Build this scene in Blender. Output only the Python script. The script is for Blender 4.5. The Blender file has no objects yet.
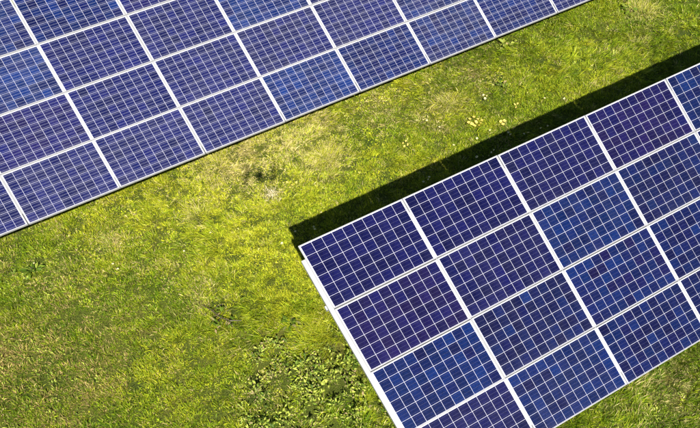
import bpy, bmesh, math, random
import numpy as np
from mathutils import Vector, Matrix
R = math.radians
random.seed(7); rng = np.random.default_rng(7)
S = bpy.context.scene
C = S.collection

# ------------------------------------------------------------------ camera, sky, sun, exposure
cam_d = bpy.data.cameras.new('camera'); cam = bpy.data.objects.new('camera', cam_d); C.objects.link(cam)
cam.location = (-1.2174, -6.2944, 8.4378)
cam.rotation_euler = (0.459139, 0.003308, -0.571916)
cam_d.sensor_width = 36.0
cam_d.lens = 600.0 / 700.0 * 36.0
cam_d.shift_x = (350 - 467.74) / 700.0          # the photograph is a crop out of a wider drone frame
cam_d.shift_y = (427.88 - 214) / 700.0
cam_d.clip_start = 0.05; cam_d.clip_end = 3000
S.camera = cam
SUN_DIR = Vector((0.13278, 0.77168, -0.62199)).normalized()     # the way the light travels
elev = math.asin(-SUN_DIR.z); azim = math.atan2(-SUN_DIR.x, -SUN_DIR.y)
W = bpy.data.worlds.new('World'); S.world = W; W.use_nodes = True
nt = W.node_tree; bg = nt.nodes['Background']
sky = nt.nodes.new('ShaderNodeTexSky'); sky.sky_type = 'NISHITA'; sky.sun_disc = False
sky.sun_elevation = elev; sky.sun_rotation = azim; sky.dust_density = 0.2; sky.air_density = 0.7
nt.links.new(sky.outputs[0], bg.inputs[0]); bg.inputs[1].default_value = 0.05
sun_d = bpy.data.lights.new('sun', 'SUN'); sun_d.energy = 5.0; sun_d.angle = R(0.53); sun_d.color = (1.0, 0.955, 0.87)
sun = bpy.data.objects.new('sun', sun_d); C.objects.link(sun)
sun.rotation_euler = SUN_DIR.to_track_quat('-Z', 'Y').to_euler(); sun.location = (-4, -20, 18)
S.view_settings.view_transform = 'Standard'; S.view_settings.look = 'None'
S.view_settings.exposure = 1.56; S.view_settings.gamma = 1.0
S.render.engine = 'CYCLES'
S.cycles.transparent_max_bounces = 12

# ------------------------------------------------------------------ helpers
def link(o, parent=None):
    C.objects.link(o)
    if parent is not None: o.parent = parent
    return o
def obj(name, me, mat=None, parent=None, loc=(0, 0, 0), rot=(0, 0, 0)):
    o = bpy.data.objects.new(name, me); link(o, parent)
    o.location = loc; o.rotation_euler = rot
    if mat is not None and len(me.materials) == 0: me.materials.append(mat)
    return o
def tag(o, label=None, cat=None, group=None, kind=None):
    if label: o['label'] = label
    if cat: o['category'] = cat
    if group: o['group'] = group
    if kind: o['kind'] = kind
    return o
class MB:
    """collects faces for one mesh"""
    def __init__(s): s.v = []; s.f = []
    def box(s, x0, x1, y0, y1, z0, z1):
        n = len(s.v)
        s.v += [(x0,y0,z0),(x1,y0,z0),(x1,y1,z0),(x0,y1,z0),(x0,y0,z1),(x1,y0,z1),(x1,y1,z1),(x0,y1,z1)]
        s.f += [tuple(n+k for k in q) for q in ((0,3,2,1),(4,5,6,7),(0,1,5,4),(1,2,6,5),(2,3,7,6),(3,0,4,7))]
        return s
    def tube(s, pts, rad, n=6):
        pts = [Vector(p) for p in pts]; base = len(s.v)
        rad = rad if hasattr(rad, '__len__') else [rad]*len(pts)
        for i, p in enumerate(pts):
            t = (pts[min(i+1, len(pts)-1)] - pts[max(i-1, 0)]).normalized()
            a = t.orthogonal().normalized(); b = t.cross(a)
            for k in range(n):
                w = 2*math.pi*k/n; q = p + (a*math.cos(w) + b*math.sin(w))*rad[i]; s.v.append(tuple(q))
        for i in range(len(pts)-1):
            for k in range(n):
                s.f.append((base+i*n+k, base+i*n+(k+1) % n, base+(i+1)*n+(k+1) % n, base+(i+1)*n+k))
        s.f.append(tuple(base+k for k in range(n))[::-1]); s.f.append(tuple(base+(len(pts)-1)*n+k for k in range(n)))
        return s
    def lathe(s, prof, n=16, c=(0,0,0)):
        base = len(s.v)
        for r, z in prof:
            for k in range(n):
                w = 2*math.pi*k/n; s.v.append((c[0]+r*math.cos(w), c[1]+r*math.sin(w), c[2]+z))
        for i in range(len(prof)-1):
            for k in range(n):
                s.f.append((base+i*n+k, base+i*n+(k+1) % n, base+(i+1)*n+(k+1) % n, base+(i+1)*n+k))
        s.f.append(tuple(base+k for k in range(n))[::-1]); s.f.append(tuple(base+(len(prof)-1)*n+k for k in range(n)))
        return s
    def mesh(s, name, mat=None, smooth=False):
        me = bpy.data.meshes.new(name); me.from_pydata(s.v, [], s.f); me.update()
        if mat: me.materials.append(mat)
        if smooth: me.polygons.foreach_set('use_smooth', [True]*len(me.polygons))
        return me

def vnoise(x, y, scale, seed):
    """smooth value noise, 0..1, for numpy arrays in world metres"""
    g = np.random.default_rng(seed).random((64, 64))
    u = np.asarray(x)/scale + 100.3; v = np.asarray(y)/scale + 100.7
    i = np.floor(u).astype(int); j = np.floor(v).astype(int); a = u-i; b = v-j
    a = a*a*(3-2*a); b = b*b*(3-2*b); i0 = i % 64; j0 = j % 64; i1 = (i+1) % 64; j1 = (j+1) % 64
    return (g[i0,j0]*(1-a)+g[i1,j0]*a)*(1-b) + (g[i0,j1]*(1-a)+g[i1,j1]*a)*b
def fbm(x, y, scale, seed):
    return 0.5*vnoise(x,y,scale,seed)+0.3*vnoise(x,y,scale/2.1,seed+1)+0.2*vnoise(x,y,scale/4.3,seed+2)
def hgt(x, y):
    """height of the turf"""
    return (fbm(x, y, 2.6, 50)-0.5)*0.11 + (vnoise(x, y, 0.55, 53)-0.5)*0.03

# ------------------------------------------------------------------ materials
def mat(name):
    m = bpy.data.materials.new(name); m.use_nodes = True
    n = m.node_tree.nodes; b = n['Principled BSDF']
    return m, n, m.node_tree.links, b
def noise_node(n, l, scale, detail=3, coord='Object'):
    tc = n.new('ShaderNodeTexCoord'); t = n.new('ShaderNodeTexNoise'); t.inputs['Scale'].default_value = scale
    t.inputs['Detail'].default_value = detail; l.new(tc.outputs[coord], t.inputs['Vector']); return t
def ramp(n, l, src, stops):
    r = n.new('ShaderNodeValToRGB'); e = r.color_ramp.elements
    while len(e) < len(stops): e.new(0.5)
    for k, (p, c) in enumerate(stops): e[k].position = p; e[k].color = (*c, 1)
    l.new(src, r.inputs[0]); return r
def metal_mat(name, c0, c1, metallic, rough, scale=9.0):
    m, n, l, b = mat(name)
    t = noise_node(n, l, scale, 5)
    r = ramp(n, l, t.outputs['Fac'], [(0.3, c0), (0.65, c1)]); l.new(r.outputs[0], b.inputs['Base Color'])
    b.inputs['Metallic'].default_value = metallic
    t2 = noise_node(n, l, scale*4, 3)
    mr = n.new('ShaderNodeMapRange'); mr.inputs[3].default_value = rough-0.08; mr.inputs[4].default_value = rough+0.1
    l.new(t2.outputs['Fac'], mr.inputs[0]); l.new(mr.outputs[0], b.inputs['Roughness'])
    return m
M_frame = metal_mat('anodised_frame', (0.235,0.235,0.245), (0.30,0.30,0.305), 0.25, 0.45)
M_rail = metal_mat('weathered_aluminium_rail', (0.25,0.25,0.25), (0.32,0.318,0.312), 0.2, 0.5, 5)
M_galv = metal_mat('galvanised_steel', (0.34,0.35,0.36), (0.48,0.49,0.50), 0.7, 0.45, 14)
M_back = metal_mat('white_backsheet', (0.40,0.40,0.47), (0.46,0.46,0.53), 0.0, 0.55, 6)

# polycrystalline cell: tint per cell, crystal flakes, three printed busbars
def cell_mat(name, bus, width):
    m, n, l, b = mat(name)
    at = n.new('ShaderNodeAttribute'); at.attribute_name = 'tint'
    uv = n.new('ShaderNodeUVMap'); uv.uv_map = 'UVMap'
    geo = n.new('ShaderNodeTexCoord')
    vo = n.new('ShaderNodeTexVoronoi'); vo.inputs['Scale'].default_value = 75; l.new(geo.outputs['Object'], vo.inputs['Vector'])
    sp = n.new('ShaderNodeSeparateColor'); l.new(vo.outputs['Color'], sp.inputs[0])
    mr = n.new('ShaderNodeMapRange'); mr.inputs[3].default_value = 0.72; mr.inputs[4].default_value = 1.28; l.new(sp.outputs[0], mr.inputs[0])
    mul = n.new('ShaderNodeMix'); mul.data_type = 'RGBA'; mul.blend_type = 'MULTIPLY'; mul.inputs[0].default_value = 1
    l.new(at.outputs['Color'], mul.inputs[6]); l.new(mr.outputs[0], mul.inputs[7])
    sx = n.new('ShaderNodeSeparateXYZ'); l.new(uv.outputs[0], sx.inputs[0])
    m3 = n.new('ShaderNodeMath'); m3.operation = 'MULTIPLY'; m3.inputs[1].default_value = 3; l.new(sx.outputs[1], m3.inputs[0])
    fr = n.new('ShaderNodeMath'); fr.operation = 'FRACT'; l.new(m3.outputs[0], fr.inputs[0])
    sb = n.new('ShaderNodeMath'); sb.operation = 'SUBTRACT'; sb.inputs[1].default_value = 0.5; l.new(fr.outputs[0], sb.inputs[0])
    ab = n.new('ShaderNodeMath'); ab.operation = 'ABSOLUTE'; l.new(sb.outputs[0], ab.inputs[0])
    lt = n.new('ShaderNodeMath'); lt.operation = 'LESS_THAN'; lt.inputs[1].default_value = width; l.new(ab.outputs[0], lt.inputs[0])
    mx = n.new('ShaderNodeMix'); mx.data_type = 'RGBA'; l.new(lt.outputs[0], mx.inputs[0]); l.new(mul.outputs[2], mx.inputs[6])
    mx.inputs[7].default_value = (*bus, 1)
    l.new(mx.outputs[2], b.inputs['Base Color']); b.inputs['Roughness'].default_value = 0.38
    b.inputs['Specular IOR Level'].default_value = 0.08
    return m
M_cell_a = cell_mat('polycrystalline_cell', (0.035,0.035,0.075), 0.024)
M_cell_b = cell_mat('painted_sheen_polycrystalline_cell', (0.15,0.16,0.22), 0.030)  # same cells, far array: busbar glints painted in as a lighter colour

# thin front glass: clear with a fresnel reflection
def glass_mat(name, dust_haze_lo, dust_haze_hi):
    m = bpy.data.materials.new(name); m.use_nodes = True
    n = m.node_tree.nodes; l = m.node_tree.links; n.clear()
    out = n.new('ShaderNodeOutputMaterial'); mixs = n.new('ShaderNodeMixShader'); tr = n.new('ShaderNodeBsdfTransparent')
    gl = n.new('ShaderNodeBsdfGlossy'); gl.inputs['Roughness'].default_value = 0.06; fz = n.new('ShaderNodeFresnel'); fz.inputs[0].default_value = 1.2
    l.new(fz.outputs[0], mixs.inputs[0]); l.new(tr.outputs[0], mixs.inputs[1]); l.new(gl.outputs[0], mixs.inputs[2])
    # dust, and on the far array painted haze too: patchy, thicker in a band along the low edge, with streaks down the slope
    tc = n.new('ShaderNodeTexCoord'); oi = n.new('ShaderNodeObjectInfo')
    ad = n.new('ShaderNodeVectorMath'); ad.operation = 'ADD'; cb = n.new('ShaderNodeCombineXYZ')
    k = n.new('ShaderNodeMath'); k.operation = 'MULTIPLY'; k.inputs[1].default_value = 40; l.new(oi.outputs['Random'], k.inputs[0]); l.new(k.outputs[0], cb.inputs[2])
    l.new(tc.outputs['Object'], ad.inputs[0]); l.new(cb.outputs[0], ad.inputs[1])
    mp = n.new('ShaderNodeMapping'); mp.inputs['Scale'].default_value = (7, 1.6, 1); l.new(ad.outputs[0], mp.inputs[0])
    t = n.new('ShaderNodeTexNoise'); t.inputs['Scale'].default_value = 1.0; t.inputs['Detail'].default_value = 6; l.new(mp.outputs[0], t.inputs['Vector'])
    sx = n.new('ShaderNodeSeparateXYZ'); l.new(tc.outputs['Object'], sx.inputs[0])
    ed = n.new('ShaderNodeMapRange'); ed.inputs[1].default_value = -PW_EDGE; ed.inputs[2].default_value = -PW_EDGE+0.10; ed.inputs[3].default_value = 2.2; ed.inputs[4].default_value = 1.0; l.new(sx.outputs[1], ed.inputs[0])
    mr = n.new('ShaderNodeMapRange'); mr.inputs[1].default_value = 0.3; mr.inputs[2].default_value = 0.75; mr.inputs[3].default_value = dust_haze_lo; mr.inputs[4].default_value = dust_haze_hi; l.new(t.outputs['Fac'], mr.inputs[0])
    pm = n.new('ShaderNodeMath'); pm.operation = 'MULTIPLY'; l.new(mr.outputs[0], pm.inputs[0]); l.new(ed.outputs[0], pm.inputs[1])
    pr = n.new('ShaderNodeMapRange'); pr.inputs[3].default_value = 0.5; pr.inputs[4].default_value = 1.6; l.new(oi.outputs['Random'], pr.inputs[0])
    p2 = n.new('ShaderNodeMath'); p2.operation = 'MULTIPLY'; l.new(pm.outputs[0], p2.inputs[0]); l.new(pr.outputs[0], p2.inputs[1])
    df = n.new('ShaderNodeBsdfDiffuse'); df.inputs['Color'].default_value = (0.42, 0.41, 0.44, 1)
    m2 = n.new('ShaderNodeMixShader'); l.new(p2.outputs[0], m2.inputs[0]); l.new(mixs.outputs[0], m2.inputs[1]); l.new(df.outputs[0], m2.inputs[2])
    l.new(m2.outputs[0], out.inputs[0]); return m
PW_EDGE = 0.982
M_glass_a = glass_mat('front_glass', 0.0, 0.0035)
M_glass_b = glass_mat('dusty_painted_haze_front_glass', 0.002, 0.010)  # far array: some dust, the rest is sky haze painted into the glass

# ground under the turf
M_ground, n, l, b = mat('turf_soil')
t1 = noise_node(n, l, 0.9, 6); t2 = noise_node(n, l, 70, 6)
r1 = ramp(n, l, t1.outputs['Fac'], [(0.3, (0.035,0.055,0.008)), (0.55, (0.07,0.085,0.013)), (0.75, (0.11,0.095,0.025))])
r2 = ramp(n, l, t2.outputs['Fac'], [(0.36, (0.15,0.16,0.12)), (0.62, (1.2,1.15,1.0))])
mm = n.new('ShaderNodeMix'); mm.data_type = 'RGBA'; mm.blend_type = 'MULTIPLY'; mm.inputs[0].default_value = 1
l.new(r1.outputs[0], mm.inputs[6]); l.new(r2.outputs[0], mm.inputs[7]); l.new(mm.outputs[2], b.inputs['Base Color'])
b.inputs['Roughness'].default_value = 0.95; b.inputs['Specular IOR Level'].default_value = 0.1

def leaf_mat(name, green, warm, straw, trans=0.35, instanced=True, gloss=0.15):
    """blades: 'tone' varies from blade to blade, 'dry' from tuft to tuft"""
    m = bpy.data.materials.new(name); m.use_nodes = True
    n = m.node_tree.nodes; l = m.node_tree.links; n.clear()
    out = n.new('ShaderNodeOutputMaterial')
    tone = n.new('ShaderNodeAttribute'); tone.attribute_name = 'tone'
    dry = n.new('ShaderNodeAttribute'); dry.attribute_name = 'dry'
    hue = n.new('ShaderNodeAttribute'); hue.attribute_name = 'hue'
    if instanced: dry.attribute_type = 'INSTANCER'; hue.attribute_type = 'INSTANCER'
    a = n.new('ShaderNodeMath'); a.operation = 'ADD'; l.new(tone.outputs['Fac'], a.inputs[0]); l.new(hue.outputs['Fac'], a.inputs[1])
    g = ramp(n, l, a.outputs[0], [(0.15, green[0]), (0.5, green[1]), (0.95, warm)])
    # a blade is dry when tone is under the tuft's dryness
    d = n.new('ShaderNodeMath'); d.operation = 'SUBTRACT'; l.new(dry.outputs['Fac'], d.inputs[0]); l.new(tone.outputs['Fac'], d.inputs[1])
    k = n.new('ShaderNodeMapRange'); k.inputs[1].default_value = -0.12; k.inputs[2].default_value = 0.12; l.new(d.outputs[0], k.inputs[0])
    mx = n.new('ShaderNodeMix'); mx.data_type = 'RGBA'; l.new(k.outputs[0], mx.inputs[0]); l.new(g.outputs[0], mx.inputs[6]); mx.inputs[7].default_value = (*straw, 1)
    p = n.new('ShaderNodeBsdfPrincipled'); l.new(mx.outputs[2], p.inputs['Base Color']); p.inputs['Roughness'].default_value = 0.55
    p.inputs['Specular IOR Level'].default_value = gloss
    t = n.new('ShaderNodeBsdfTranslucent'); l.new(mx.outputs[2], t.inputs['Color'])
    ms = n.new('ShaderNodeMixShader'); ms.inputs[0].default_value = trans
    l.new(p.outputs[0], ms.inputs[1]); l.new(t.outputs[0], ms.inputs[2]); l.new(ms.outputs[0], out.inputs[0])
    return m
GREEN = ((0.058,0.115,0.004), (0.183,0.247,0.009)); WARM = (0.36,0.358,0.018); STRAW = (0.48,0.42,0.18)
M_grass = bpy.data.materials.new('meadow_grass'); M_grass.use_nodes = True
n = M_grass.node_tree.nodes; l = M_grass.node_tree.links; b = n['Principled BSDF']
ca_ = n.new('ShaderNodeAttribute'); ca_.attribute_name = 'col'; tl_ = n.new('ShaderNodeBsdfTranslucent'); ms_ = n.new('ShaderNodeMixShader'); ms_.inputs[0].default_value = 0.35
l.new(ca_.outputs['Color'], b.inputs['Base Color']); l.new(ca_.outputs['Color'], tl_.inputs['Color']); b.inputs['Roughness'].default_value = 0.5; b.inputs['Specular IOR Level'].default_value = 0.08
l.new(b.outputs[0], ms_.inputs[1]); l.new(tl_.outputs[0], ms_.inputs[2]); l.new(ms_.outputs[0], n['Material Output'].inputs[0])
M_tuss = leaf_mat('tussock_grass', GREEN, WARM, (0.42,0.37,0.13), instanced=False)
M_weed = leaf_mat('broad_leaf', ((0.04,0.075,0.008), (0.12,0.18,0.018)), (0.30,0.34,0.05), (0.30,0.22,0.11), 0.25)
M_weed1 = leaf_mat('broad_leaf_plant', ((0.045,0.085,0.006), (0.10,0.15,0.012)), (0.22,0.25,0.04), (0.30,0.22,0.11), 0.25, instanced=False)
def plain(name, c, rough=0.6, var=0.15, scale=60):
    m, n, l, b = mat(name); t = noise_node(n, l, scale, 2)
    r = ramp(n, l, t.outputs['Fac'], [(0.3, tuple(k*(1-var) for k in c)), (0.7, tuple(min(1, k*(1+var)) for k in c))])
    l.new(r.outputs[0], b.inputs['Base Color']); b.inputs['Roughness'].default_value = rough; return m
M_petal_y = plain('yellow_petal', (0.62,0.46,0.11)); M_petal_w = plain('cream_petal', (0.58,0.53,0.30)); M_eye = plain('flower_centre', (0.62,0.42,0.05))
M_stalk = plain('flower_stalk', (0.09,0.13,0.02)); M_twig = plain('dead_stalk', (0.035,0.022,0.014)); M_thatch = plain('dead_thatch', (0.40,0.34,0.20))

# ------------------------------------------------------------------ ground
xs = np.unique(np.concatenate([np.linspace(-16, 22, 190), -16-np.geomspace(1, 900, 16), 22+np.geomspace(1, 900, 16)]))
ys = np.unique(np.concatenate([np.linspace(-14, 22, 180), -14-np.geomspace(1, 900, 16), 22+np.geomspace(1, 900, 16)]))
GX, GY = np.meshgrid(xs, ys, indexing='ij'); GZ = hgt(GX, GY)
nv = len(ys)
gv = np.stack([GX, GY, GZ], -1).reshape(-1, 3)
gf = [(i*nv+j, (i+1)*nv+j, (i+1)*nv+j+1, i*nv+j+1) for i in range(len(xs)-1) for j in range(nv-1)]
me = bpy.data.meshes.new('ground'); me.from_pydata(gv.tolist(), [], gf); me.polygons.foreach_set('use_smooth', [True]*len(gf))
ground = obj('ground', me, M_ground); tag(ground, kind='structure')

# ------------------------------------------------------------------ solar arrays
PU, PV = 1.672, 1.005           # panel pitch along and across the rows
PL, PW, PH = 1.661, 0.993, 0.040
TH = 0.409407
CP = 0.1600; CX = 0.1610; CS = 0.1561; CW = 0.1571        # cell pitch and size
def frame_mesh():
    m = MB(); e = 0.011
    m.box(0, PL, -e, 0, -PH, 0); m.box(0, PL, -PW, -PW+e, -PH, 0)
    m.box(0, e, -PW+e, -e, -PH, 0); m.box(PL-e, PL, -PW+e, -e, -PH, 0)
    me = m.mesh('panel_frame', M_frame)
    bm = bmesh.new(); bm.from_mesh(me); bmesh.ops.remove_doubles(bm, verts=bm.verts, dist=1e-5)
    bm.to_mesh(me); bm.free(); return me
ME_frame = frame_mesh()
ME_back = MB().box(0.0115, PL-0.0115, -PW+0.0115, -0.0115, -0.012, -0.0085).mesh('backsheet', M_back)
ME_glass_a = MB().box(0.0118, PL-0.0118, -PW+0.0118, -0.0118, -0.0062, -0.0022).mesh('front_glass', M_glass_a)
ME_glass_b = ME_glass_a.copy(); ME_glass_b.materials[0] = M_glass_b
X0 = (PL-10*CX)/2; Y0 = (PW-6*CP)/2
VIOLET = np.array((0.0025,0.0027,0.031)); BLUE = np.array((0.0012,0.0072,0.045)); NAVY = np.array((0.0016,0.0024,0.024)); PLUM = np.array((0.0046,0.0024,0.026))
PAL = dict(v=(VIOLET, NAVY, 0.35), b=(BLUE, NAVY, 0.35), n=(NAVY, BLUE, 0.25), m=(BLUE, NAVY*0.5+PLUM*0.5, 0.45), p=(VIOLET, PLUM, 0.5))
def cell_tint(kind, row):
    a, c, mixp = PAL[kind]
    t = np.clip(rng.normal(mixp, 0.28), 0, 1)
    q = a*(1-t)+c*t
    return q*rng.uniform(0.78, 1.3)
def cells_mesh(cells, name, kind, mt, gain):
    """cells: list of (x, y) lower-left corners in the panel; one mesh with uv and tint"""
    m = MB(); uvs = []; tint = []
    for (x, y, row) in cells:
        m.box(x, x+CW, y, y+CS, -0.0083, -0.0074)
        t = cell_tint(kind, row)*(1.0 if gain == 1.0 else gain*np.array((0.82, 1.12, 1.12)))  # gain paints the far array's lighter sky sheen into its cell tint
        for f in range(6):
            tint.append((*t, 1))
            uvs += [(0,0),(1,0),(1,1),(0,1)] if f == 1 else [(0,0)]*4
    me = m.mesh(name, mt)
    u = me.uv_layers.new(name='UVMap'); u.data.foreach_set('uv', np.array(uvs, np.float32).ravel())
    a = me.attributes.new('tint', 'FLOAT_COLOR', 'FACE'); a.data.foreach_set('color', np.array(tint, np.float32).ravel())
    return me
KIND_NAME = {'v': 'violet', 'b': 'mid blue', 'n': 'dark navy', 'm': 'mottled blue', 'p': 'plum'}
def build_array(name, label, origin, cols, kinds, single, posts_x, group, mt, gain):
    """an Empty on the ground under the high edge; panels, rails, purlins, beams and posts are its parts"""
    root = bpy.data.objects.new(name, None); link(root); root.location = (origin[0], origin[1], 0)
    tag(root, label, 'solar array', group)
    plane = Matrix.Translation((0, 0, origin[2])) @ Matrix.Rotation(TH, 4, 'X')   # x along the row, -y down the slope, z out of the glass
    def part(nm, me, mt, parent=root, m=plane):
        o = obj(nm, me, mt, parent); o.matrix_local = m; return o
    for i in cols:
        for j in range(4):
            kd = kinds(i, j)
            jx, jy, jz = rng.normal(0, 0.0016), rng.normal(0, 0.0022), rng.normal(0, 0.001)
            m = plane @ Matrix.Translation((i*PU+(PU-PL)/2+jx, -j*PV-(PV-PW)/2+jy, jz)) @ Matrix.Rotation(rng.normal(0, 0.0012), 4, 'X') @ Matrix.Rotation(rng.normal(0, 0.0010), 4, 'Y')
            p = obj('solar_panel', ME_frame, None, root); p.matrix_local = m
            obj('backsheet', ME_back, None, p); obj('front_glass', ME_glass_a if gain == 1.0 else ME_glass_b, None, p)
            lst = [(X0+a*CX+(CX-CW)/2, -PW+Y0+c*CP+(CP-CS)/2, c) for c in range(6) for a in range(10)]
            if (i, j) in single:
                for q in lst:
                    cm = cells_mesh([(0, 0, q[2])], 'cell', kd, mt, gain)
                    obj('cell', cm, None, p, (q[0], q[1], 0))
            else:
                tag(obj('cells', cells_mesh(lst, 'cells', kd, mt, gain), None, p), kind='stuff')
    ca, cb = min(cols), max(cols)+1
    # rails down the slope under each joint; their cap fills the joint between two panels
    rail = MB().box(-0.060, 0.050, -3.83, -0.21, -0.098, -0.0425).mesh('rail', M_rail)
    cap = MB().box(-0.0042, 0.0042, -3.80, -0.23, -0.0422, -0.004).mesh('rail_cap', M_rail)
    for i in range(ca, cb+1):
        m = plane @ Matrix.Translation((i*PU, 0, 0))
        r = part('rail', rail, None, m=m)
        if i == ca: obj('rail_flange', MB().box(-0.060, 0.0035, -3.83, -0.21, -0.0422, -0.005).mesh('rail_flange', M_rail), None, r)
        else: obj('rail_cap', cap, None, r)
    # purlins along the row
    for y in (-0.92, -3.05):
        me = MB().box(ca*PU-0.082, cb*PU+0.08, y-0.03, y+0.03, -0.178, -0.0985).mesh('purlin', M_galv)
        part('purlin', me, None)
    # sloping beams and posts
    for px in posts_x:
        part('beam', MB().box(px-0.04, px+0.04, -3.5, -0.5, -0.29, -0.1785).mesh('beam', M_galv), None)
        for y in (-0.95, -3.0):
            top = plane @ Vector((px, y, -0.22))
            obj('post', MB().box(-0.05, 0.05, -0.035, 0.035, -0.3, top.z).mesh('post', M_galv), None, root, (px-0.095, top.y, 0))
    return root
RK = {(0,0):'v',(1,0):'v',(2,0):'v',(3,0):'p',(4,0):'b',(0,1):'p',(1,1):'v',(2,1):'b',(3,1):'n',(4,1):'n',
      (0,2):'b',(1,2):'n',(2,2):'m',(3,2):'n',(4,2):'b',(0,3):'v',(1,3):'b',(2,3):'n',(3,3):'n',(4,3):'n'}
LK = {}
lk_rng = random.Random(5)
def lk(i, j):
    if (i, j) not in LK: LK[(i, j)] = lk_rng.choice('vvvvbpvn')
    return LK[(i, j)]
LK.update({(-1,1):'b',(-1,0):'n',(0,0):'n',(1,0):'p',(0,1):'v',(1,1):'v',(2,1):'b',(3,3):'n',(4,3):'n',(5,3):'n',(2,2):'v',(-1,2):'p',(1,2):'v'})
near = build_array('solar_array', 'blue solar array standing over its own black shadow, its corner in mid picture',
    (0, 0, 2.101), range(0, 7), lambda i, j: RK.get((i, j), 'n'), {(0,0),(0,1),(1,0),(1,1),(1,2)}, (0.84, 3.35, 5.86, 8.36, 10.87), 'solar arrays in parallel rows', M_cell_a, 1.0)
far = build_array('solar_array', 'solar array filling the top left, its low edge running down to the grass',
    (-1.8238, 8.3486, 2.101), range(-4, 10), lk, set(), tuple(-5.85+2.508*k for k in range(9)), 'solar arrays in parallel rows', M_cell_b, 1.25)

# ------------------------------------------------------------------ grass: tufts of blades
def blades(n, spread, lmin, lmax, wid, lean0, lean1, seed, comb=None, gauss=True, bend=0.6, radial=0.0):
    g = np.random.default_rng(seed)
    if gauss: px = g.normal(0, spread, n); py = g.normal(0, spread, n)
    else:
        rr = spread*np.sqrt(g.random(n)); aa = g.random(n)*2*np.pi; px = rr*np.cos(aa); py = rr*np.sin(aa)
    az = g.random(n)*2*np.pi
    if comb is not None: az = comb + g.normal(0, 0.75, n)
    if radial: az = np.arctan2(py, px) + g.normal(0, radial, n)
    L = g.uniform(lmin, lmax, n); w = wid*g.uniform(0.6, 1.4, n); le = g.uniform(lean0, lean1, n)
    dx, dy = np.cos(az), np.sin(az); sx, sy = -dy, dx
    V = np.zeros((n, 5, 3))
    z0 = -0.01
    V[:,0] = np.stack([px-sx*w/2, py-sy*w/2, np.full(n, z0)], -1); V[:,1] = np.stack([px+sx*w/2, py+sy*w/2, np.full(n, z0)], -1)
    m1 = L*0.55; h1 = m1*np.cos(le); o1 = m1*np.sin(le)
    tw = g.normal(0, 0.5, n)*w*0.5
    V[:,2] = np.stack([px+dx*o1+sx*w*.42, py+dy*o1+sy*w*.42, h1+tw], -1); V[:,3] = np.stack([px+dx*o1-sx*w*.42, py+dy*o1-sy*w*.42, h1-tw], -1)
    le2 = np.minimum(le+bend*g.uniform(0.3, 1.2, n), 1.75); m2 = L*0.45
    V[:,4] = np.stack([px+dx*(o1+m2*np.sin(le2)), py+dy*(o1+m2*np.sin(le2)), h1+m2*np.cos(le2)], -1)
    tone = np.repeat(g.random(n), 5)
    return V.reshape(-1, 3), n, tone
def blade_mesh(name, sets, mt, dry=None, hue=None):
    vs, fs, ts = [], [], []; k = 0
    for V, n, tone in sets:
        vs.append(V); ts.append(tone); b0 = np.arange(n)*5 + k
        fs += [(a, a+1, a+2, a+3) for a in b0] + [(a+3, a+2, a+4) for a in b0]; k += n*5
    me = bpy.data.meshes.new(name); me.from_pydata(np.concatenate(vs).tolist(), [], fs)
    tn = np.concatenate(ts).astype(np.float32)
    a = me.attributes.new('tone', 'FLOAT', 'POINT'); a.data.foreach_set('value', tn)
    if dry is not None:
        a = me.attributes.new('dry', 'FLOAT', 'POINT'); a.data.foreach_set('value', np.full(len(tn), dry, np.float32))
        a = me.attributes.new('hue', 'FLOAT', 'POINT'); a.data.foreach_set('value', np.full(len(tn), hue, np.float32))
    me.materials.append(mt); me.polygons.foreach_set('use_smooth', [True]*len(fs)); return me

def scatter(name, pts, rot, scl, idx, dry, hue, sources, label, cat):
    """one stuff object: every point becomes an instance of one of the source tufts"""
    coll = bpy.data.collections.new(name+'_sources')
    for k, s in enumerate(sources):
        coll.objects.link(bpy.data.objects.new('%s_source_%02d' % (name, k), s))
    me = bpy.data.meshes.new(name); me.from_pydata(pts.tolist(), [], [])
    for nm, ty, arr, key in (('rot','FLOAT_VECTOR',rot,'vector'),('scl','FLOAT_VECTOR',scl,'vector'),('idx','INT',idx,'value'),('dry','FLOAT',dry,'value'),('hue','FLOAT',hue,'value')):
        a = me.attributes.new(nm, ty, 'POINT'); a.data.foreach_set(key, np.ascontiguousarray(arr, dtype=np.int32 if ty == 'INT' else np.float32).ravel())
    o = obj(name, me)
    ng = bpy.data.node_groups.new(name+'_scatter', 'GeometryNodeTree')
    ng.interface.new_socket('Geometry', in_out='INPUT', socket_type='NodeSocketGeometry'); ng.interface.new_socket('Geometry', in_out='OUTPUT', socket_type='NodeSocketGeometry')
    N = ng.nodes; Lk = ng.links
    gi = N.new('NodeGroupInput'); go = N.new('NodeGroupOutput'); ip = N.new('GeometryNodeInstanceOnPoints')
    ci = N.new('GeometryNodeCollectionInfo'); ci.inputs['Collection'].default_value = coll; ci.inputs['Separate Children'].default_value = True; ci.inputs['Reset Children'].default_value = True
    def na(nm, ty):
        q = N.new('GeometryNodeInputNamedAttribute'); q.data_type = ty; q.inputs['Name'].default_value = nm; return q.outputs['Attribute']
    Lk.new(gi.outputs[0], ip.inputs['Points']); Lk.new(ci.outputs[0], ip.inputs['Instance']); ip.inputs['Pick Instance'].default_value = True
    Lk.new(na('idx', 'INT'), ip.inputs['Instance Index'])
    e2r = N.new('FunctionNodeEulerToRotation'); Lk.new(na('rot', 'FLOAT_VECTOR'), e2r.inputs[0]); Lk.new(e2r.outputs[0], ip.inputs['Rotation'])
    Lk.new(na('scl', 'FLOAT_VECTOR'), ip.inputs['Scale']); Lk.new(ip.outputs[0], go.inputs[0])
    md = o.modifiers.new('scatter', 'NODES'); md.node_group = ng
    tag(o, label, cat, kind='stuff')
    return o

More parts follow.
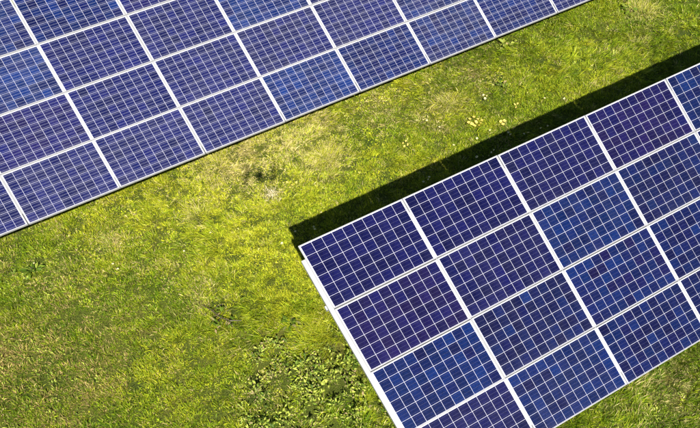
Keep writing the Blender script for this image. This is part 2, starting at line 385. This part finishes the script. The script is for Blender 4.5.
# hand-set places on the turf (x, y, radius, strength)
DRY = [(1.89,3.91,.55,.60),(0.16,4.79,.65,.72),(0.75,5.1,.70,.72),(1.4,4.7,.6,.6),(2.1,4.9,.6,.5),(0.3,4.2,.45,.5),(0.62,4.3,.55,.55),(0.58,3.59,.22,.5),(4.81,3.94,.45,.45),(4.26,3.73,.40,.35),(2.42,4.74,.5,.35),(3.4,4.6,.6,.30),
       (-0.86,3.9,.30,.25),(-2.49,4.05,.35,.35),(-3.65,3.23,.6,.25),(-4.6,2.2,.9,.35),(-4.2,1.4,.9,.30),(-1.5,1.9,.4,.2),(5.77,4.52,.6,.25),(10.4,4.2,.4,.3),(-3.2,2.2,.7,.22),(-0.9,-.5,.6,.25),(4.1,-3.9,.7,.3),(-1.9,3.0,.5,.18)]
LUSH = [(-0.15,1.23,.6,.35),(-0.21,0.12,.45,.35),(-0.3,2.2,.8,.2),(3.0,3.2,.8,.12),(6.9,3.3,1.0,.10)]
WEED = [(-0.38,-0.94,.75),(0.1,-1.5,.75),(-0.75,-0.25,.45),(-1.1,-1.4,.6),(0.0,-0.45,.45),(-1.0,0.12,.38),(-1.45,-0.45,.42),(-1.75,-1.2,.5)]
def field(x, y, L):
    s = np.zeros_like(x)
    for cx, cy, r, a in L: s = np.maximum(s, a*np.exp(-((x-cx)**2+(y-cy)**2)/(r*r)))
    return s
# outline of what the photo shows of the ground, with a margin for a step to the side
poly = np.array([(-4.2,14.2),(14.2,4.0),(4.4,-6.8),(-7.4,1.0)])
def inside(x, y):
    k = np.ones_like(x, bool)
    for q in range(4):
        a = poly[q]; b2 = poly[(q+1) % 4]
        k &= ((b2[0]-a[0])*(y-a[1]) - (b2[1]-a[1])*(x-a[0])) <= 0
    return k
def sample(dens):
    A = 24*23; m = int(A*dens)
    x = rng.uniform(-8.5, 15.5, m); y = rng.uniform(-8, 15, m); k = inside(x, y); return x[k], y[k]

def hidden(x, y):
    """ground that the arrays cover, seen from anywhere near the camera"""
    h = np.zeros_like(x, bool); c = np.array(cam.location)
    nrm = np.array((0, -math.sin(TH), math.cos(TH)))
    for ox, oy, x0, x1 in ((0, 0, 0, 7*PU), (-1.8238, 8.3486, -4*PU, 10*PU)):
        o = np.array((ox, oy, 2.101)); dx = c[0]-x; dy = c[1]-y; dz = c[2]-0.0
        t = ((o[0]-x)*nrm[0] + (o[1]-y)*nrm[1] + o[2]*nrm[2])/(dx*nrm[0]+dy*nrm[1]+dz*nrm[2])
        qx = x+t*dx-ox; qv = -(y+t*dy-oy)/math.cos(TH)
        h |= (qx > x0+0.7) & (qx < x1) & (qv > 0.7) & (qv < 4.02-0.7)
    return h
x, y = sample(140)
k = (~hidden(x, y)) | (rng.random(len(x)) < 0.06)
wz = np.zeros_like(x)
for cx, cy, r in WEED: wz = np.maximum(wz, np.exp(-((x-cx)**2+(y-cy)**2)/(r*r)))
k &= rng.random(len(x)) > 0.62*np.clip(wz*1.4, 0, 1)
k &= rng.random(len(x)) > 0.30*np.clip((-x-0.8)/2.0, 0, 1)*np.clip((4.6-y)/2.0, 0, 1)*np.clip((fbm(x, y, 0.22, 77)-0.3)*4, 0, 1)
x, y = x[k], y[k]; NP = len(x)
longness = np.clip((fbm(x, y, 1.4, 21)-0.46)*5, 0, 1)*np.clip((x+2.2)/2.0, 0, 1)*0.75
longness = np.maximum(longness, field(x, y, [(1.89,3.91,.45,.8),(0.3,4.8,.6,.8),(4.8,4.2,.9,.8),(-0.21,.12,.4,.8),(5.8,4.5,.8,.8),(2.6,5.0,.9,.7),(8.8,3.4,.9,.7)]))
leafy = np.clip((fbm(x, y, 0.9, 31)-0.50)*6, 0, 1)*0.55
u = rng.random(NP)
kind = np.zeros(NP, int); kind[u < longness] = 1; kind[(u > 1-leafy) & (u >= longness)] = 2
flow = fbm(x, y, 2.2, 61)*9.0 + rng.normal(0, 0.45, NP)
strip_ = np.exp(-((x-1.2)**2/7+(y-4.3)**2/3.0))
flat = np.exp(-((x-0.62)**2+(y-4.3)**2)/0.40)
size = rng.uniform(0.45, 1.5, NP)*(0.44+1.15*fbm(x, y, 0.26, 71))*(1-0.15*strip_)*(1-0.2*flat)
dry = 0.01 + 0.24*np.clip((fbm(x, y, 1.1, 41)-0.45)*3, 0, 1)*(0.55+0.45*np.clip(-x/3, 0, 1)) + 0.28*np.clip((fbm(x, y, 0.22, 44)-0.56)*4, 0, 1) + field(x, y, DRY) + 0.06*np.clip((-x-1.5)/2.5, 0, 1) + rng.normal(0, 0.08, NP)
lush = field(x, y, LUSH)
dry = np.clip(dry - lush*0.6, 0, 0.9)
strip = np.exp(-((x-1.2)**2/7+(y-4.3)**2/3.0))
hue = 0.15 + 0.15*flat + 0.30*strip - 0.18*np.clip((x-5.5)/4, 0, 1) + (fbm(x, y, 1.7, 91)-0.5)*0.75 + (fbm(x, y, 0.35, 94)-0.5)*0.6 + rng.normal(0, 0.10, NP) + lush*0.32 - 0.30*np.clip((-x-1.5)/3, 0, 1)*np.clip((4.5-y)/3, 0, 1) - 0.25*np.clip((-y-1.5)/2, 0, 1)
nb = np.choose(kind, [54, 50, 38])
I = np.repeat(np.arange(NP), nb); NB = len(I); kd = kind[I]
rad = np.choose(kd, [0.045, 0.035, 0.045])
px = x[I] + rng.normal(0, 1, NB)*rad; py = y[I] + rng.normal(0, 1, NB)*rad
az = np.where(kd == 1, flow[I] + rng.normal(0, 0.6, NB), np.arctan2(py-y[I], px-x[I]) + rng.normal(0, 1.1, NB))
Ln = size[I]*np.choose(kd, [rng.uniform(0.035, 0.095, NB), rng.uniform(0.07, 0.17, NB), rng.uniform(0.025, 0.055, NB)])
wd = np.choose(kd, [0.0065, 0.0060, 0.0150])*rng.uniform(0.6, 1.4, NB)
le = np.choose(kd, [rng.uniform(0.15, 1.2, NB), rng.uniform(0.6, 1.3, NB), rng.uniform(0.5, 1.35, NB)])
le2 = np.minimum(le+rng.uniform(0.2, 0.7, NB), 1.7)
dx, dy = np.cos(az), np.sin(az); z0 = hgt(px, py)-0.008
m1 = Ln*0.5; o1 = m1*np.sin(le); h1 = m1*np.cos(le); o2 = o1+(Ln-m1)*np.sin(le2); h2 = h1+(Ln-m1)*np.cos(le2)
tw = rng.normal(0, 0.35, NB)*wd
V = np.empty((NB, 4, 3), np.float32)
V[:,0,0] = px; V[:,0,1] = py; V[:,0,2] = z0
V[:,1,0] = px+dx*o1-dy*wd/2; V[:,1,1] = py+dy*o1+dx*wd/2; V[:,1,2] = z0+h1+tw
V[:,2,0] = px+dx*o2; V[:,2,1] = py+dy*o2; V[:,2,2] = np.maximum(z0+h2, z0+0.012)
V[:,3,0] = px+dx*o1+dy*wd/2; V[:,3,1] = py+dy*o1-dx*wd/2; V[:,3,2] = z0+h1-tw
tone = rng.random(NB); g = np.clip(tone*0.75+hue[I], 0, 1)[:,None]
g0, g1, g2 = np.array(GREEN[0]), np.array(GREEN[1]), np.array(WARM)
col = np.where(g < 0.5, g0+(g1-g0)*g*2, g1+(g2-g1)*(g-0.5)*2)
kdry = np.clip((dry[I]-rng.random(NB))/0.16+0.5, 0, 1)[:,None]
brown = (np.clip((-x-1.0)/2.5, 0, 1)*np.clip((5.5-y)/3, 0, 1))[I][:,None]
straw = np.array(STRAW)*(1-rng.random(NB)[:,None]*np.array((0.22, 0.30, 0.42)))*(1-brown*np.array((0.25, 0.35, 0.4)))
col = (col*(1-kdry)+straw*kdry)*rng.uniform(0.75, 1.3, NB)[:,None]*rng.uniform(0.78, 1.25, NP)[I][:,None]
me = bpy.data.meshes.new('grass')
me.vertices.add(NB*4); me.vertices.foreach_set('co', V.ravel())
tri = (np.arange(NB)[:,None]*4 + np.array((0, 3, 1, 1, 3, 2))[None,:]).ravel().astype(np.int32)
me.loops.add(NB*6); me.loops.foreach_set('vertex_index', tri)
me.polygons.add(NB*2); me.polygons.foreach_set('loop_start', np.arange(0, NB*6, 3, dtype=np.int32))
me.update(calc_edges=True)
at_ = me.attributes.new('col', 'FLOAT_COLOR', 'POINT')
at_.data.foreach_set('color', np.repeat(np.concatenate([col, np.ones((NB, 1))], 1), 4, axis=0).astype(np.float32).ravel())
go_ = obj('grass', me, M_grass); tag(go_, 'green and straw coloured meadow grass growing between and under the solar arrays', 'grass', kind='stuff')
S['grass_blades'] = NB

# ------------------------------------------------------------------ broad-leaved ground cover
def rosette(seed, n, l0, l1, wratio, lift0, lift1, spread):
    """n cupped oval leaves around a crown; verts, faces, tone"""
    g = random.Random(seed); V = []; F = []; T = []
    for k in range(n):
        az = g.random()*6.283; ln = g.uniform(l0, l1); w = ln*wratio*g.uniform(0.8, 1.2); el = g.uniform(lift0, lift1); roll = g.gauss(0, 0.4)
        off = Vector((g.gauss(0, spread), g.gauss(0, spread), g.uniform(0, 0.03)))
        st = ln*g.uniform(0.3, 0.9); tone = g.random()
        prof = [(0.0, 0.06), (0.3, 0.8), (0.62, 1.0), (1.0, 0.05)]
        base = len(V); M = Matrix.Rotation(az, 4, 'Z') @ Matrix.Rotation(-el, 4, 'Y') @ Matrix.Rotation(roll, 4, 'X')
        for t, ww in prof:
            xx = st + ln*t; droop = -ln*0.45*t*t
            for sgn, cup in ((-1, 0.18), (0, 0.0), (1, 0.18)):
                V.append(tuple(M @ Vector((xx, sgn*w*ww*0.5, droop + cup*w*ww)) + off)); T.append(tone)
        for q in range(3):
            for s in range(2):
                a = base+q*3+s; F.append((a, a+1, a+4, a+3))
    return V, F, T
def rosette_mesh(name, mt, *a, dry=None, hue=None):
    V, F, T = rosette(*a); me = bpy.data.meshes.new(name); me.from_pydata(V, [], F)
    q = me.attributes.new('tone', 'FLOAT', 'POINT'); q.data.foreach_set('value', np.array(T, np.float32))
    if dry is not None:
        for nm, val in (('dry', dry), ('hue', hue)):
            q = me.attributes.new(nm, 'FLOAT', 'POINT'); q.data.foreach_set('value', np.full(len(T), val, np.float32))
    me.materials.append(mt); me.polygons.foreach_set('use_smooth', [True]*len(F)); return me
wsrc = [rosette_mesh('weed_rosette', M_weed, 300+s, 10, 0.032, 0.070, 0.50, 0.0, 1.15, 0.04) for s in range(8)]
x, y = sample(130)
inw = np.zeros_like(x)
for cx, cy, r in WEED: inw = np.maximum(inw, np.exp(-((x-cx)**2+(y-cy)**2)/(r*r)))
clump = fbm(x, y, 0.30, 201)
prob = np.where(inw > 0.25, np.clip(inw*1.5, 0, 1)*np.clip((clump-0.36)*4.0, 0, 1)*0.95, 0)
oth = np.clip((fbm(x, y, 0.8, 211)-0.56)*4, 0, 1)*np.clip((-x-2.2)/1.5, 0, 1)*0.8
oth = np.maximum(oth, field(x, y, [(8.09,4.62,.75,.55),(-3.85,4.11,.35,.8),(-4.5,1.9,.9,.55),(4.06,-3.81,.9,.4),(3.0,-4.6,.8,.4),(6.95,4.96,.3,.6),(-2.9,3.9,.4,.2)]))
k = rng.random(len(x)) < np.maximum(prob, oth*np.clip((clump-0.2)*2.5, 0, 1))
x, y = x[k], y[k]; NP = len(x)
ww = np.zeros_like(x)
for cx, cy, r in WEED: ww = np.maximum(ww, np.exp(-((x-cx)**2+(y-cy)**2)/(r*r)))
sz = rng.uniform(0.5, 1.05, NP)*(0.6+0.5*ww)
scatter('ground_cover', np.stack([x, y, hgt(x, y)+0.015+0.20*ww*np.clip((fbm(x, y, 0.22, 221)-0.25)*1.6, 0, 1)], -1), np.stack([rng.normal(0, .2, NP), rng.normal(0, .2, NP), rng.random(NP)*6.28], -1),
        np.stack([sz, sz, sz*rng.uniform(0.8, 1.5, NP)], -1), rng.integers(0, 8, NP), np.clip(rng.normal(0.0, 0.08, NP)+0.22*(fbm(x, y, .7, 231) > .58), 0, 1), rng.normal(0.05, 0.2, NP), wsrc,
        'broad leaved weeds spreading through the grass, thickest beside the low left edge of the near array', 'weeds')

# ------------------------------------------------------------------ single tussocks and plants
def at(x, y, dz=0.0): return (x, y, float(hgt(np.array([x]), np.array([y]))[0])+dz)
def tussock(x, y, rad, n, dry, hue, lab, seed, l0=0.12, l1=0.26):
    root = bpy.data.objects.new('grass_tussock', None); link(root); root.location = at(x, y)
    tag(root, lab, 'tussock', 'single grass tussocks')
    me = blade_mesh('long_blades', [blades(n, rad*0.33, l0*0.85, l1*0.85, 0.0055, 0.6, 1.35, seed, radial=0.8, bend=1.0)], M_tuss, dry, hue); tag(obj('long_blades', me, None, root), kind='stuff')
    me = blade_mesh('short_blades', [blades(n//2, rad*0.22, 0.05, 0.12, 0.006, 0.1, 0.8, seed+1)], M_tuss, dry*0.7, hue-0.2); tag(obj('short_blades', me, None, root), kind='stuff')
tussock(-0.86, 3.88, 0.36, 260, 0.40, 0.20, 'pale star shaped grass tussock below the left end of the far array', 401, 0.16, 0.34)
tussock(1.89, 3.91, 0.50, 420, 0.45, 0.30, 'wide straw coloured tussock between the drone shadow and the near array corner', 403, 0.18, 0.40)
tussock(0.02, 4.95, 0.50, 220, 0.45, 0.30, 'flattened straw tussock just left of the drone shadow', 405, 0.16, 0.36)
tussock(0.95, 5.25, 0.45, 200, 0.45, 0.35, 'dry pale tussock between the drone shadow and the far array edge', 407, 0.16, 0.34)
tussock(-0.21, 0.12, 0.36, 420, 0.12, 0.35, 'bright green tussock above the leafy weed patch', 409, 0.15, 0.32)
tussock(0.28, 0.55, 0.26, 220, 0.15, 0.10, 'small green tussock close to the white left rail of the near array', 411, 0.12, 0.26)
tussock(4.81, 3.95, 0.42, 360, 0.50, 0.15, 'straw tipped tussock above left of the yellow flower cluster', 413, 0.18, 0.36)
tussock(10.45, 4.25, 0.45, 300, 0.55, 0.05, 'light bladed tussock near the top right corner of the picture', 415, 0.20, 0.45)
tussock(-2.49, 4.05, 0.26, 200, 0.65, 0.0, 'small reddish dry tussock in the left of the meadow', 417, 0.08, 0.18)
tussock(9.6, 3.35, 0.36, 200, 0.45, 0.0, 'thin pale tussock beside the far right end of the long shadow', 419, 0.18, 0.40)

def leafy_plant(x, y, n, ln, lab, seed, dry=0.05, hue=0.0, lift=(0.05, 0.9)):
    root = bpy.data.objects.new('leafy_plant', None); link(root); root.location = at(x, y, 0.02)
    tag(root, lab, 'weed', 'single leafy weeds')
    me = rosette_mesh('leaves', M_weed1, seed, n, ln*0.6, ln, 0.42, lift[0], lift[1], ln*0.25, dry=dry, hue=hue); obj('leaves', me, None, root)
    m = MB()
    for k in range(4):
        a = k*1.7+seed; m.tube([(0,0,-0.03), (0.02*math.cos(a), 0.02*math.sin(a), 0.03), (ln*.4*math.cos(a), ln*.4*math.sin(a), 0.05)], [0.004,0.0035,0.002], 5)
    obj('stems', m.mesh('stems', M_stalk), None, root)
leafy_plant(6.95, 4.96, 22, 0.13, 'pale leafy weed at the low edge of the far array', 501, 0.15, 0.35)
leafy_plant(6.11, 3.77, 20, 0.12, 'dark leafy weed in the strip between the two arrays', 502, 0.1, -0.25)
leafy_plant(-3.85, 4.11, 26, 0.13, 'dark leafy weed below the leftmost end of the far array', 503, 0.05, -0.25)
leafy_plant(-0.45, 0.55, 20, 0.12, 'dark leafy weed left of the bright green tussock', 504, 0.05, -0.2)
leafy_plant(0.12, -0.75, 30, 0.13, 'largest dark leafed plant in the weed patch beside the near array', 505, 0.0, -0.1)
leafy_plant(10.2, 4.45, 20, 0.15, 'dark narrow leafed weed beside the tussock at top right', 506, 0.05, -0.2)

# dead forked stalk lying in the grass
root = bpy.data.objects.new('dead_stalk', None); link(root); root.location = at(-1.38, 1.2, 0.06); root.rotation_euler = (0, 0, -0.5)
tag(root, 'dark dead weed stalk lying forked in the grass left of the near array', 'dead plant')
obj('stem', MB().tube([(-0.42,0.34,0.02),(-0.22,0.18,0.05),(-0.05,0.02,0.04),(0.12,-0.06,0.05),(0.3,-0.05,0.02)], [0.006,0.009,0.011,0.009,0.004], 6).mesh('stem', M_twig), None, root)
for k, pp in enumerate((((-0.05,0.02,0.04),(0.03,0.14,0.06),(0.14,0.2,0.03)), ((-0.2,0.16,0.05),(-0.12,0.26,0.07),(-0.02,0.31,0.04)), ((0.1,-0.05,0.05),(0.16,-0.17,0.05),(0.27,-0.24,0.02)), ((-0.05,0.02,0.04),(-0.1,-0.12,0.05),(-0.05,-0.22,0.02)))):
    obj('branch', MB().tube(pp, [0.007,0.005,0.003], 5).mesh('branch', M_twig), None, root)
me = rosette_mesh('leaves', M_weed1, 520, 34, 0.05, 0.11, 0.35, 0.1, 1.0, 0.13, dry=0.35, hue=-0.35); obj('withered_leaves', me, None, root)

# pale patch of dead thatch
V, n_, T = blades(130, 0.085, 0.05, 0.13, 0.006, 0.8, 1.4, 530)
me = blade_mesh('thatch', [(V, n_, T)], M_thatch); th = obj('dead_grass', me, None, None, at(0.58, 3.57, 0.02)); tag(th, 'whitish bald patch of dead grass just below the drone shadow', 'dead grass')

# ------------------------------------------------------------------ flowers
def flower_parts(seed, white):
    g = random.Random(seed); n = 13; rad = 0.024; V = []; F = []
    for k in range(n):
        a = 6.2832*k/n + g.gauss(0, 0.08); w = 0.2; up = g.uniform(0.002, 0.010)
        for r, da, z in ((0.3, -w*.6, 0), (0.3, w*.6, 0), (0.8, w, up), (1.0, w*.4, up*1.2), (1.0, -w*.4, up*1.2), (0.8, -w, up)):
            V.append((rad*r*math.cos(a+da), rad*r*math.sin(a+da), z+0.001*(k % 2)))
        F.append(tuple(range(k*6, k*6+6)))
    pm = bpy.data.meshes.new('petals'); pm.from_pydata(V, [], F); pm.materials.append(M_petal_w if white else M_petal_y)
    em = MB().lathe([(0.001, -0.006), (0.008, -0.004), (0.0095, 0.001), (0.006, 0.005), (0.001, 0.006)], 8).mesh('centre', M_eye, True)
    sm = MB().tube([(0.006, 0.004, -0.10), (0.003, 0.002, -0.05), (0, 0, -0.003)], [0.0022, 0.0018, 0.0016], 5).mesh('stalk', M_stalk)
    return pm, em, sm
FP = [flower_parts(s, w) for s in range(3) for w in (False, True)]
def flower(x, y, white, label, group, scale=1.0):
    root = bpy.data.objects.new('wild_flower', None); link(root)
    root.location = at(x, y, 0.0); root.rotation_euler = (0, 0, random.random()*6.28)
    tag(root, label, 'flower', group)
    pm, em, sm = FP[random.randrange(3)*2+(1 if white else 0)]
    h = random.uniform(0.072, 0.092)
    head = obj('petals', pm, None, root, (0, 0, h), (random.gauss(0.05, 0.28), random.gauss(-0.05, 0.28), 0)); head.scale = (scale,)*3
    o = obj('centre', em, None, head)
    s = obj('stalk', sm, None, root, (0, 0, h))
FL = {'shade': [(3.17,2.17),(3.33,2.22),(3.28,2.17),(4.44,2.21),(4.76,2.16),(4.84,2.19),(5.36,2.44),(5.37,2.37),(5.6,2.22),(5.7,2.21),(5.98,2.16),(6.14,2.14),(1.13,2.54),(0.84,2.22),(0.85,2.28),(0.51,2.37)],
 'cluster': [(4.91,3.19),(5.01,3.19),(5.05,3.1),(5.04,2.98),(4.97,3.05),(4.87,3.05),(4.83,3.11),(4.89,2.99),(4.98,2.95),(5.1,3.02)],
 'trio': [(5.42,2.79),(5.49,2.76),(5.42,2.71)], 'mid': [(5.57,3.67),(5.61,3.6),(5.53,3.56)], 'upper': [(5.97,3.08),(6.03,3.06),(5.95,3.0)],
 'edge': [(3.38,3.32),(3.45,3.33),(3.44,3.23),(3.36,3.23)], 'single': [(4.21,2.71),(4.72,2.63),(6.61,2.89),(6.97,2.67),(4.09,3.71),(4.14,3.65),(4.25,3.33),(5.09,2.7)],
 'drone': [(0.94,3.64),(0.98,3.5),(1.09,3.53),(0.92,3.46)], 'left': [(-3.78,4.21),(-2.59,3.43),(-2.55,3.26),(-1.4,3.03),(0.18,2.23),(-0.83,3.18)]}
FLAB = {'shade': (True, 'small pale flower in the black shadow of the near array', 'flowers in the shadow'),
 'cluster': (False, 'cream yellow flower in the largest cluster, above the long shadow', 'largest flower cluster'),
 'trio': (False, 'yellow flower in the trio right of the largest flower cluster', 'flower trio near the shadow'),
 'mid': (True, 'small pale flower in the loose trio above the largest flower cluster', 'flower trio above the cluster'),
 'upper': (False, 'small yellow flower in the tight trio up right of the largest cluster', 'flower trio up right of the cluster'),
 'edge': (False, 'yellow flower in the group of four left of the largest cluster', 'flower group of four'),
 'single': (True, 'lone pale flower standing apart in the sunlit strip between the arrays', 'lone flowers in the strip'),
 'drone': (False, 'yellow flower in the group just right of the drone shadow', 'flowers by the drone shadow'),
 'left': (True, 'lone tiny white flower in the open meadow left of the near array', 'lone flowers in the open meadow')}
OWN = {'shade': {0: 'lowest pale flower of the three in shadow above the leftmost panel joint', 3: 'single pale flower in shadow left of the second panel joint',
        12: 'pale flower on the sunlit edge of the shadow near the array corner', 15: 'pale flower in shadow closest to the near array corner',
        10: 'pale flower in shadow touching the white top frame, second from the right', 11: 'rightmost pale flower in the shadow'},
 'single': ['lone pale flower on the shadow edge between the flower group and the largest cluster', 'lone pale flower on the shadow edge straight below the largest cluster',
        'lone pale flower above the shadow, second from the right in the strip', 'rightmost lone pale flower above the long shadow', 'left one of two pale flowers beside the straw tipped tussock',
        'right one of two pale flowers beside the straw tipped tussock', 'lone pale flower left of the largest cluster', 'lone pale flower between the largest cluster and the shadow'],
 'left': ['tiny white flower by the dark leafy weed at the far left', 'upper of two tiny white flowers in the left of the meadow', 'lower of two tiny white flowers in the left of the meadow',
        'tiny white flower below the star shaped tussock', 'tiny white flower just left of the near array corner', 'tiny white flower right below the star shaped tussock']}
OWN['edge'] = [w_+' yellow flower in the group of four left of the largest cluster' for w_ in ('leftmost', 'topmost', 'rightmost', 'lowest')]
OWN['drone'] = [w_+' yellow flower in the group just right of the drone shadow' for w_ in ('leftmost', 'middle', 'rightmost', 'lowest')]
OWN['trio'] = [w_+' yellow flower in the trio right of the largest flower cluster' for w_ in ('left', 'right', 'lowest')]
OWN['mid'] = [w_+' pale flower in the loose trio above the largest flower cluster' for w_ in ('left', 'right', 'lowest')]
OWN['upper'] = [w_+' yellow flower in the tight trio up right of the largest cluster' for w_ in ('left', 'right', 'lowest')]
OWN['cluster'] = ['cream yellow flower in the largest cluster, above the long shadow']*10
for q_, w_ in ((1, 'topmost'), (6, 'leftmost'), (9, 'rightmost'), (7, 'lowest')): OWN['cluster'][q_] = w_+' cream yellow flower of the largest cluster, above the long shadow'
for a_, b_, t_ in ((1, 2, 'one of the upper pair of pale flowers in shadow above the leftmost panel joint'), (4, 5, 'one of two pale flowers in shadow at the second panel joint'), (6, 7, 'one of two pale flowers in mid shadow below the largest cluster'),
                   (8, 9, 'one of two pale flowers in shadow right of the second panel joint'), (13, 14, 'one of two touching pale flowers in shadow above the corner panel')):
    OWN['shade'][a_] = t_; OWN['shade'][b_] = t_
for k, L in FL.items():
    w, lab, grp = FLAB[k]
    for q_, (fx, fy) in enumerate(L): flower(fx, fy, w, OWN[k][q_] if k in OWN else lab, grp, random.uniform(0.75, 1.15)*(1.6 if k in ('cluster', 'trio') else 0.95 if k == 'left' else 1.05))

# ------------------------------------------------------------------ the drone that took the picture; its shadow lies on the grass
M_drone = plain('white_drone_shell', (0.75,0.75,0.75), 0.35); M_dark = plain('black_plastic', (0.03,0.03,0.03), 0.4)
root = bpy.data.objects.new('drone', None); link(root); root.location = (-1.2174-0.05, -6.2944-0.25, 8.4378+0.10); root.rotation_euler = (0, 0, -0.58)
tag(root, 'white camera drone hovering above the meadow, seen only by its blurred shadow on the grass', 'drone')
obj('body', MB().lathe([(0.02,0.02),(0.06,0.03),(0.075,0.06),(0.065,0.10),(0.03,0.12),(0.004,0.122)], 16).mesh('body', M_drone, True), None, root).scale = (0.85, 1.7, 1.25)
obj('camera_gimbal', MB().lathe([(0.004,0.0),(0.03,0.006),(0.034,0.03),(0.012,0.05)], 12, (0, 0.09, -0.012)).mesh('camera_gimbal', M_dark, True), None, root)
obj('crossbar', MB().tube([(-0.27, 0, 0.075), (0.27, 0, 0.075)], 0.015, 8).mesh('crossbar', M_drone, True), None, root)
for sx_ in (-1, 1):
    ex = 0.27*sx_
    bo = obj('boom', MB().tube([(ex, -0.17, 0.082), (ex, 0.0, 0.075), (ex, 0.20, 0.082)], [0.022, 0.032, 0.022], 8).mesh('boom', M_drone, True), None, root)
    for ey in (-0.17, 0.20):
        obj('motor', MB().lathe([(0.022,0.06),(0.03,0.068),(0.03,0.115),(0.008,0.125)], 12, (ex, ey, 0)).mesh('motor', M_dark, True), None, bo)
        ang = 2.2 if sx_ < 0 else 1.2; ca, sa = math.cos(ang), math.sin(ang); pv = []; pf = []
        for half in (1, -1):
            b0 = len(pv)
            for t, w, tw in ((0.0,0.016,0.004),(0.05,0.042,0.006),(0.17,0.024,0.003)):
                for s_ in (1, -1):
                    q = (half*t, half*s_*w/2, 0.128+s_*tw/2)
                    for dz in (0.0, 0.0018): pv.append((ex+q[0]*ca-q[1]*sa, ey+q[0]*sa+q[1]*ca, q[2]+dz))
            for r_ in range(2):
                c0 = b0+r_*4; pf += [(c0,c0+2,c0+6,c0+4),(c0+1,c0+5,c0+7,c0+3),(c0,c0+4,c0+5,c0+1),(c0+2,c0+3,c0+7,c0+6)]
            pf += [(b0,b0+1,b0+3,b0+2),(b0+8,b0+10,b0+11,b0+9)]
        pm = bpy.data.meshes.new('propeller'); pm.from_pydata(pv, [], pf); pm.materials.append(M_dark); obj('propeller', pm, None, bo)
